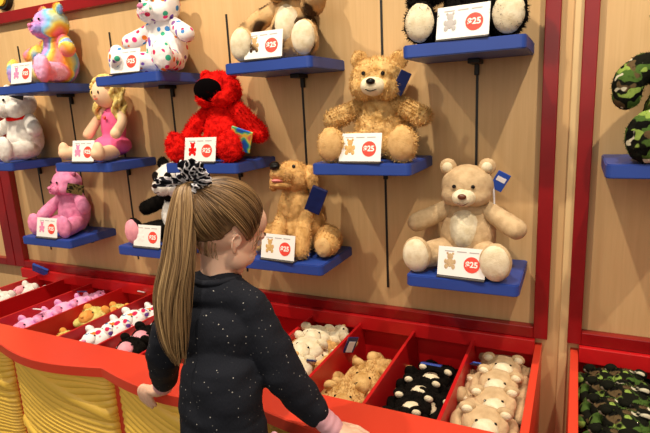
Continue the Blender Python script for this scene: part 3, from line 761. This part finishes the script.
# loose swing tags lying on the piles
def loose_tag(x, y, z, rot, size, mat, label, paper=True):
    t = thing('swing_tag', label, 'tag', W(x, y, z), 0, 'swing tags in the bins', rot=rot)
    bm = bmesh.new(); box(bm, (0, 0, 0), size, .001); obj('card', bm, mat, t)
    if paper:
        bm = bmesh.new(); box(bm, (0, -size[1]*.6, -size[2]*.1), (size[0]*.62, size[1]*.4, size[2]*.7)); obj('barcode_label', bm, M['white_paper'], t)
    return t
loose_tag(-.785, 1.76, -.945, (.3, .25, .9), (.034, .004, .055), M['navy_tag'], 'navy tag with a white label leaning on the divider beside the shaggy dogs')
loose_tag(-.447, 1.735, -.955, (1.2, 0, .0), (.055, .004, .022), M['blue_tag'], 'blue tag lying across the black plush skins', False)
loose_tag(-.300, 1.815, -.965, (.9, .2, .4), (.022, .004, .03), M['blue_tag'], 'small blue tag at the divider beside the beige bears', False)
loose_tag(-2.93, 1.93, -.885, (.6, .5, .5), (.070, .010, .050), M['blue_tag'], 'big blue tag propped at the far left bin', False)
loose_tag(-2.39, 1.53, -.915, (1.2, .2, .6), (.032, .004, .028), M['white_paper'], 'small silver tag on the pink plush skins', False)
loose_tag(-2.395, 1.79, -.915, (1.2, .2, .9), (.035, .004, .025), M['navy_tag'], 'small navy tag on the pink plush skins', False)
loose_tag(-.885, 1.60, -.955, (1.0, .2, .5), (.028, .004, .03), M['navy_tag'], 'dark blue tag low on the golden puppies')
loose_tag(-2.10, 1.93, -.93, (1.3, .2, .3), (.03, .003, .014), M['white_paper'], 'small white tag at the wall end of the yellow plush bin', False)

#GIRL-BEGIN
# ------------------------------------------------------------------ the girl
def V(*a): return Vector(a)
HC = V(-.619, .795, 1.127)
HR = Euler((0, 0, math.radians(-19))).to_matrix() @ Euler((math.radians(-25), 0, 0)).to_matrix() @ Euler((0, math.radians(3), 0)).to_matrix()
HR = HR @ Matrix.Scale(.955, 3)
def HL(x, y, z): return HC + HR @ V(x, y, z)
HM4 = Matrix.Translation(HC) @ HR.to_4x4()
ROOT = V(-.60, .70, 0)
def girl():
    bm = bmesh.new()
    def he(c, r, rot=(0,0,0), sub=4):
        b = bmesh.new(); ell(b, c, r, rot, sub); bmesh.ops.transform(b, matrix=HM4, verts=b.verts)
        me = bpy.data.meshes.new('x'); b.to_mesh(me); b.free(); bm.from_mesh(me); bpy.data.meshes.remove(me)
    he((0, -.010, .018), (.069, .085, .078)); he((0, .022, -.020), (.059, .060, .064)); he((0, .034, -.058), (.041, .042, .034)); he((0, .058, -.076), (.020, .018, .014))
    he((0, .040, .030), (.056, .048, .045))
    for s in (-1, 1):
        he((s*.031, .046, -.040), (.024, .024, .024)); he((s*.026, .066, .008), (.022, .016, .010))
        he((s*.046, .020, -.050), (.016, .03, .022))
    he((0, .086, -.022), (.0065, .012, .015), (.35, 0, 0)); he((0, .092, -.034), (.010, .010, .008))
    for s in (-1, 1): he((s*.007, .087, -.036), (.006, .007, .005))
    he((0, .079, -.053), (.016, .008, .005)); he((0, .077, -.061), (.013, .008, .0055))
    # ears: plate, rim and lobe
    for s in (-1, 1):
        b = bmesh.new()
        ell(b, (0, 0, 0), (.006, .013, .021)); ell(b, (-.002*s, .002, -.024), (.005, .007, .008))
        pts = [(s*.006, .010, -.004), (s*.008, .012, .010), (s*.009, .004, .024), (s*.010, -.010, .022), (s*.011, -.016, .006), (s*.009, -.013, -.012), (s*.005, -.004, -.025)]
        tube(b, pts, [.003, .0034, .0036, .0038, .0036, .0034, .003], 24, 8)
        ell(b, (s*.004, .010, -.005), (.004, .003, .005))
        bmesh.ops.transform(b, matrix=HM4 @ Matrix.Translation((s*.066, -.010, -.020)) @ Euler((.15, 0, -s*.12)).to_matrix().to_4x4() @ Matrix.Scale(.70, 4), verts=b.verts)
        me = bpy.data.meshes.new('x'); b.to_mesh(me); b.free(); bm.from_mesh(me); bpy.data.meshes.remove(me)
    # neck and trunk
    tube(bm, [HL(0, -.005, -.02), V(-.620, .770, 1.060), V(-.622, .757, 1.015), V(-.622, .752, .96)], [.042, .035, .037, .05], 14, 24)
    ell(bm, (-.622, .752, .92), (.080, .055, .09)); ell(bm, (-.605, .725, .80), (.070, .052, .10)); ell(bm, (-.600, .708, .69), (.082, .062, .075))
    tube(bm, [(-.70, .748, .985), (-.622, .755, 1.0), (-.545, .765, .985)], [.028, .034, .028], 12, 18)
    A = {'R': [(-.545, .765, .985), (-.522, .776, .90), (-.500, .786, .842), (-.474, .808, .785), (-.428, .839, .710)],
         'L': [(-.700, .748, .985), (-.732, .736, .925), (-.757, .736, .865), (-.800, .772, .795), (-.852, .812, .722)]}
    for k in A: tube(bm, A[k], [.028, .026, .024, .020, .0165], 20, 18)
    # right hand resting on the worktop
    def chain(pts, r): tube(bm, pts, r, 14, 12)
    b = [(-.428, .839, .710), (-.410, .844, .702), (-.392, .846, .696)]
    tube(bm, b, [.0165, .020, .019], 12, 18, flat=.62)
    d = V(.98, .15, 0).normalized(); sd = V(.15, -.98, 0).normalized()
    base = V(-.394, .846, .696)
    for q, (o, L) in enumerate(((-.0165, .040), (-.0055, .046), (.0055, .043), (.0155, .034))):
        p = base+sd*o; f = (d+sd*o*9).normalized()
        chain([p-f*.012, p+f*L*.35+V(0, 0, .004), p+f*L*.72+V(0, 0, -.004), p+f*L+V(0, 0, -.0095)], [.0068, .0064, .0058, .0048])
    chain([(-.420, .850, .706), V(-.410, .868, .698), V(-.393, .880, .691)], [.0078, .0070, .0056])
    # left hand gripping the front edge, thumb on top
    tube(bm, [(-.852, .812, .722), (-.874, .820, .706), (-.899, .825, .699)], [.0165, .0205, .019], 12, 18, flat=.72)
    base = V(-.900, .826, .700)
    for q in range(4):
        o = (q-1.5)*.0115
        p = base+V(.012-.011*q+.004, -.001*q, .001); L = (.034, .042, .040, .034)[q]
        k0 = p+V(-.012, -.004, .004); k1 = V(k0.x-.006, .818, .692); k2 = V(k1.x+.001, .817, .692-L*.55); k3 = V(k2.x+.004, .822, .692-L*.95)
        k1 = V(k0.x-.007, .815, .694)
        chain([p, k0, k1, k2, k3], [.0074, .0072, .0068, .0060, .0050])
    chain([(-.886, .829, .706), (-.910, .850, .704), (-.926, .870, .696)], [.008, .0072, .0058])
    # legs and feet
    for s, hx in ((-1, -.648), (1, -.552)):
        tube(bm, [(hx, .708, .68), (hx-s*.004, .706, .52), (hx-s*.006, .705, .36), (hx-s*.006, .695, .22), (hx-s*.006, .690, .07)], [.056, .048, .035, .034, .024], 24, 20)
        tube(bm, [(hx-s*.006, .685, .045), (hx, .74, .036), (hx+s*.004, .795, .026)], [.026, .028, .020], 12, 18)
    bm = fuse(bm, .0027, 3, .5)
    bmesh.ops.translate(bm, vec=-ROOT, verts=bm.verts)
    g = obj('person', bm, M['skin'], None, True); g.location = ROOT
    tag(g, 'girl with a light brown ponytail and sparkly black sweater leaning on the red counter', 'person')
    def child(name, bm, mat, sm=True, par=None):
        bmesh.ops.translate(bm, vec=-ROOT, verts=bm.verts); return obj(name, bm, mat, par or g, sm)
    # eyes
    for s in (-1, 1):
        b = bmesh.new(); ell(b, HL(s*.026, .073, -.006), (.0095,)*3); e = child('eye', b, M['white_paper'])
        b = bmesh.new(); ell(b, HL(s*.026, .0805, -.007), (.004, .004, .004)); child('iris', b, M['eye'], True, e)
        b = bmesh.new(); tube(b, [HL(s*.015, .086, .012), HL(s*.027, .086, .016), HL(s*.040, .078, .012)], [.0018, .0022, .0014], 8, 8); child('eyebrow', b, M['hair_base'])
    # sweater
    b = bmesh.new()
    ell(b, (-.622, .750, .930), (.094, .070, .085)); ell(b, (-.607, .727, .83), (.088, .070, .10)); ell(b, (-.598, .710, .735), (.098, .080, .085))
    tube(b, [(-.602, .716, .84), (-.597, .708, .665)], [.083, .094], 10, 28, flat=.82)
    tube(b, [(-.695, .748, .980), (-.622, .752, 1.010), (-.550, .765, .985)], [.037, .048, .037], 12, 20)
    tube(b, [(-.698, .748, .978), (-.730, .736, .923), (-.755, .735, .865), (-.797, .768, .803), (-.822, .788, .762)], [.036, .038, .037, .033, .029], 20, 22)
    tube(b, [(-.550, .765, .978), (-.523, .776, .903), (-.501, .785, .845), (-.476, .807, .788), (-.452, .822, .748)], [.039, .043, .041, .036, .031], 20, 22)
    # folds at elbow and waist
    for c, r in (((-.512, .772, .82), .006), ((-.478, .800, .80), .006)): pass
    b = fuse(b, .004, 4)
    for v in b.verts:
        p = v.co; n = noise.noise(p*22)*.004+noise.noise(V(p.x*14, p.y*14, p.z*42))*.0028
        v.co += v.normal*n
        dz = abs(p.z-.742)
        if p.x > -.70 and p.x < -.50 and dz < .03: v.co += v.normal*(-.006*math.cos(dz/.03*PI/2))
    child('sweater', b, M['knit'])
    b = bmesh.new()      # collar band
    ring = []
    for i in range(29):
        a = 2*PI*i/28; ring.append(V(-.622+.046*math.cos(a), .760+.042*math.sin(a), 1.036-.006*math.sin(a)+.003*math.cos(2*a)))
    tube(b, ring, [.0062]*29, 84, 10, caps=False); child('collar', b, M['knit'])
    b = bmesh.new(); tube(b, [(-.822, .787, .762), (-.848, .808, .727)], [.025, .021], 8, 22, flat=.85); tube(b, [(-.843, .803, .737), (-.853, .813, .722)], [.024, .0215], 6, 22, flat=.85); child('cuff', b, M['cuff'])
    b = bmesh.new(); tube(b, [(-.454, .821, .750), (-.424, .842, .705)], [.028, .024], 8, 22, flat=.85)
    for i, tt in enumerate((.3, .6, .9)): tube(b, [V(-.454, .821, .750).lerp(V(-.424, .842, .705), tt), V(-.454, .821, .750).lerp(V(-.424, .842, .705), tt+.08)], [.0275, .027], 4, 22, flat=.85)
    b = fuse(b, .003, 2); child('cuff', b, M['cuff'])
    b = bmesh.new()
    tube(b, [(-.597, .706, .70), (-.598, .706, .60)], [.094, .092], 8, 28, flat=.82)
    for s, hx in ((-1, -.648), (1, -.552)):
        tube(b, [(hx, .708, .66), (hx-s*.004, .706, .52), (hx-s*.006, .705, .36), (hx-s*.006, .695, .22), (hx-s*.006, .690, .085)], [.062, .052, .040, .038, .030], 24, 20)
    b = fuse(b, .005, 3); child('leggings', b, M['legging'])
    b = bmesh.new(); tube(b, [(-.508, .752, .722), (-.503, .750, .705), (-.503, .748, .68)], [.010, .016, .018], 8, 16, flat=.6); child('shirt_hem', b, M['cuff'])
    for s, hx in ((-1, -.648), (1, -.552)):
        b = bmesh.new(); tube(b, [(hx-s*.006, .672, .045), (hx, .73, .040), (hx+s*.004, .80, .030)], [.036, .036, .028], 14, 20); tube(b, [(hx-s*.006, .688, .06), (hx-s*.006, .69, .095)], [.034, .034], 6, 20)
        b = fuse(b, .004, 3)
        for v in b.verts: v.co.z = max(v.co.z, .003)
        child('shoe', b, M['shoe'])

    # ---------------- hair
    CE = V(0, -.010, .018); RA = V(.069, .085, .078)
    def surf(d, h):
        d = d.normalized(); return V(CE.x+d.x*(RA.x+h), CE.y+d.y*(RA.y+h), CE.z+d.z*(RA.z+h))
    TIE = V(-.050, -.090, .062)
    TIEW = V(-.645, .744, 1.220)
    tie_l = HR.inverted() @ (TIEW-HC)
    tie_d = V((tie_l.x-CE.x)/RA.x, (tie_l.y-CE.y)/RA.y, (tie_l.z-CE.z)/RA.z).normalized()
    def lim(y):      # lowest scalp height (unit sphere z) for a forward coordinate y
        P_ = [(-1.01, -.66), (-.60, -.72), (-.34, -.52), (-.16, -.05), (.04, .08), (.18, -.10), (.32, -.38), (.45, -.30), (.62, .05), (.80, .26), (1.01, .42)]
        for (a, za), (b2, zb) in zip(P_, P_[1:]):
            if a <= y <= b2: return za+(zb-za)*(y-a)/(b2-a)
        return .6
    # scalp shell under the strands
    b = bmesh.new(); bmesh.ops.create_icosphere(b, subdivisions=6, radius=1)
    kill = [v for v in b.verts if v.co.z < lim(v.co.y)+.03]
    bmesh.ops.delete(b, geom=kill, context='VERTS')
    for v in b.verts: v.co = HC+HR @ surf(v.co, .0022)
    sol = bmesh.ops.solidify(b, geom=b.faces[:], thickness=.003)
    hb = child('hair', b, M['hair_base'])
    def strands(name, paths, par, sides=3):
        verts = []; faces = []; tones = []
        for pts, rad, tone in paths:
            n = len(pts); X = None; st = len(verts)
            for i, p in enumerate(pts):
                T = (pts[min(i+1, n-1)]-pts[max(i-1, 0)]).normalized()
                if X is None:
                    X = T.cross(V(.3, .2, 1)).normalized()
                X = (X-T*X.dot(T)).normalized(); Y = T.cross(X)
                k = rad*(1-.75*max(0, (i/(n-1)-.6)/.4)) if name == 'ponytail' else rad
                for j in range(sides):
                    a = 2*PI*j/sides; verts.append(p+(X*math.cos(a)+Y*math.sin(a))*k-ROOT); tones.append(tone)
            for i in range(n-1):
                for j in range(sides):
                    faces.append((st+i*sides+j, st+i*sides+(j+1) % sides, st+(i+1)*sides+(j+1) % sides, st+(i+1)*sides+j))
        me = bpy.data.meshes.new(name); me.from_pydata([tuple(v) for v in verts], [], faces)
        at = me.attributes.new('tone', 'FLOAT', 'POINT'); at.data.foreach_set('value', tones)
        me.polygons.foreach_set('use_smooth', [True]*len(me.polygons))
        return link(name, me, M['hair'], par)
    rnd = random.Random(3)
    paths = []
    cnt = 0
    while cnt < 1500:
        a = rnd.uniform(0, 2*PI); z = rnd.uniform(-.8, 1); rr = math.sqrt(1-z*z); d = V(rr*math.cos(a), rr*math.sin(a), z)
        l = lim(d.y)
        if z < l: continue
        if rnd.random() > (1.0 if z < l+.15 else .5): continue
        if d.dot(tie_d) > .93: continue
        ang = d.angle(tie_d); n = 18; pts = []
        h0 = .003+rnd.random()*.0035
        sag = rnd.uniform(-.02, .02)
        for i in range(n+1):
            t = i/n; q = d.slerp(tie_d, t); q = (q+d.cross(tie_d)*sag*math.sin(PI*t)).normalized()
            h = h0+.004*math.sin(PI*min(t*1.2, 1))+.012*max(0, (t-.8)/.2)**2
            if t < .12: h = h0*(t/.12)+.0005
            pts.append(HC+HR @ surf(q, h))
        # tone: grouped locks
        tn = .36+.40*noise.noise(d*5)+rnd.uniform(-.16, .16)
        paths.append((pts, rnd.uniform(.0008, .0014), min(1, max(0, tn)))); cnt += 1
    # loose wisps at the temple and nape
    for i in range(80):
        s = 1 if i % 3 else -1
        if i < 12:
            q0 = V(s*(.066+rnd.uniform(-.003, .002)), .012+rnd.uniform(0, .035), .012+rnd.uniform(-.004, .02)); q1 = q0+V(s*.003, rnd.uniform(-.004, .006), -.016); q2 = q1+V(-s*.003, rnd.uniform(-.006, .006), -.018)
        else:
            x = rnd.uniform(-.05, .058); q0 = V(x, -.074+abs(x)*.45, -.030); q1 = q0+V(rnd.uniform(-.004, .004), .004, -.014); q2 = q1+V(rnd.uniform(-.012, .006), .010, -.016)
        pts = [HL(*p) for p in spline([q0, q1, q2], 8)]
        paths.append((pts, .0005, rnd.uniform(.3, .8)))
    strands('hair_strands', paths, hb)
    AX = spline([TIEW+V(.004, .022, -.004), TIEW+V(-.004, -.012, .006), V(-.641, .704, 1.178), V(-.637, .680, 1.10), V(-.643, .660, 1.028), V(-.637, .645, .955), V(-.628, .640, .908)], 40)
    RD = [v.x for v in spline([(r, 0, 0) for r in (.010, .013, .024, .030, .033, .025, .010)], 40)]
    paths = []
    cx, cy = V(.90, .43, 0), V(-.43, .90, 0)
    for k in range(1000):
        a = rnd.uniform(0, 2*PI); m = math.sqrt(rnd.random()); u, w_ = m*math.cos(a), m*math.sin(a)*.55
        tend = rnd.choice((.78, .85, .9, .95, 1.0))-rnd.random()*.08; n = 26; pts = []
        ph = noise.noise(V(u*2, w_*2, 3))*6; wv = rnd.uniform(.001, .0045)
        for i in range(n+1):
            t = i/n*tend*40; j = min(int(t), 39); f_ = t-j
            c = AX[j].lerp(AX[j+1], f_); r_ = RD[j]*(1-f_)+RD[j+1]*f_
            lk = (noise.noise(V(u*3, w_*3, t*.06+7))*.010+wv*math.sin(t*.22+ph))*min(1, t/14)
            pts.append(c+cx*(u*r_+lk)+cy*(w_*r_))
        tn = .55+.55*noise.noise(V(u*3.0, w_*3, 1.7))+rnd.uniform(-.28, .28)+.12*(k % 7 == 0)
        paths.append((pts, rnd.uniform(.0008, .0015), min(1, max(0, tn))))
    strands('ponytail', paths, g)
    # scrunchie: ruffled ring with flaring bow ends
    b = bmesh.new(); AXD = (AX[3]-AX[0]).normalized(); U = AXD.cross(V(0, 0, 1)).normalized(); Wd = AXD.cross(U)
    C0 = TIEW+V(-.002, .002, .004); NS, NT = 96, 12; rings = []
    for i in range(NS):
        a = 2*PI*i/NS; rad = .021; th = .0085+.0035*math.sin(a*11); c = C0+(U*math.cos(a)+Wd*math.sin(a))*rad
        o = (U*math.cos(a)+Wd*math.sin(a)); tw = .004*math.sin(a*7+1)
        rings.append([b.verts.new(c+o*th*math.cos(2*PI*j/NT)+AXD*(th*1.25*math.sin(2*PI*j/NT)+tw)) for j in range(NT)])
    for i in range(NS):
        for j in range(NT): b.faces.new((rings[i][j], rings[(i+1) % NS][j], rings[(i+1) % NS][(j+1) % NT], rings[i][(j+1) % NT]))
    sc = child('scrunchie', b, M['scrunchie'])
    rt = V(.90, .434, -.05); upv = V(0, -.21, .98).normalized(); fw = V(-.43, .877, -.2)
    def petal(name, dirv, L, wdt, off=V(0, 0, 0), curl=.01):
        b = bmesh.new(); n = 14; dirv = dirv.normalized(); sdv = dirv.cross(fw).normalized(); rows = []
        for i in range(n+1):
            t = i/n; ww = wdt*(.35+.65*math.sin(PI*min(1, t*.75)))
            row = []
            for j in range(9):
                s_ = (j-4)/4
                p = C0+off+dirv*(.008+L*t)+sdv*(s_*ww)+fw*(-.010+curl*math.sin(PI*t)*-1+.005*math.cos(s_*5+t*6))
                row.append(b.verts.new(p))
            rows.append(row)
        for r0, r1 in zip(rows, rows[1:]):
            for j in range(8): b.faces.new((r0[j], r0[j+1], r1[j+1], r1[j]))
        bmesh.ops.solidify(b, geom=b.faces[:], thickness=.0018)
        child(name, b, M['scrunchie'], True, sc)
    petal('ruffle', rt*-1+upv*.02, .056, .010, upv*.002)
    petal('ruffle', rt*.5+upv*.9, .040, .015)
    petal('ruffle', rt*.05+upv*1.0, .038, .013)
    petal('ruffle', rt*1.0+upv*.25, .034, .011)
    petal('ruffle', rt*.85+upv*.65, .034, .012)
    petal('ruffle', rt*.45-upv*.9, .024, .012)
    petal('ruffle', rt*-.75+upv*.45, .022, .010)
    return g
girl()
#GIRL-END

# ------------------------------------------------------------------ light
def spot(x, y, z, tx, ty, tz, power, size, blend=.6, ang=120, col=(1, .86, .68), name='track_spot'):
    l = bpy.data.lights.new(name, 'SPOT'); l.energy = power; l.shadow_soft_size = size; l.spot_size = math.radians(ang); l.spot_blend = blend; l.color = col
    o = bpy.data.objects.new(name, l); COL.objects.link(o); a = W(x, y, z); b = W(tx, ty, tz); o.location = a
    o.rotation_euler = (b-a).to_track_quat('-Z', 'Y').to_euler(); return o
for i, x in enumerate((-4.45, -3.2, -1.95, -.7, .55, 1.8)):
    spot(x, .66, 2.0, x, 1.75, -.7, 88, .02, ang=84)
ar = bpy.data.lights.new('front_fill', 'AREA'); ar.shape = 'RECTANGLE'; ar.size = 3.0; ar.size_y = 2.0; ar.energy = 30; ar.color = (1, .9, .76)  # added fill from behind the camera, brightens yellow panels and cards; no real fixture
o = bpy.data.objects.new('front_fill', ar); COL.objects.link(o); o.location = (-.5, -2.0, 2.35); o.rotation_euler = (math.radians(66), 0, math.radians(8))
w = bpy.data.worlds.new('shop'); SC.world = w; w.use_nodes = True
w.node_tree.nodes['Background'].inputs[0].default_value = (1, .88, .74, 1); w.node_tree.nodes['Background'].inputs[1].default_value = .25

# ------------------------------------------------------------------ camera
R = [[0.8994137350236315, 0.4343388433135106, -0.049037765445850194], [0.04660148890709319, -0.20683602097309797, -0.9772651439909529], [-0.43460698853387364, 0.8766804603828569, -0.20627199494943455]]
r, d, f = (Vector(v) for v in R)
cam = bpy.data.cameras.new('camera'); co = bpy.data.objects.new('camera', cam); COL.objects.link(co)
mt = Matrix((r, -d, -f)).transposed().to_4x4(); mt.translation = (0, 0, CZ); co.matrix_world = mt
cam.sensor_width = 36; cam.lens = 510.67/650*36; cam.clip_start = .02
SC.camera = co
vs = SC.view_settings; vs.view_transform = 'Standard'; vs.look = 'None'; vs.exposure = 0; vs.gamma = 1; vs.use_curve_mapping = False
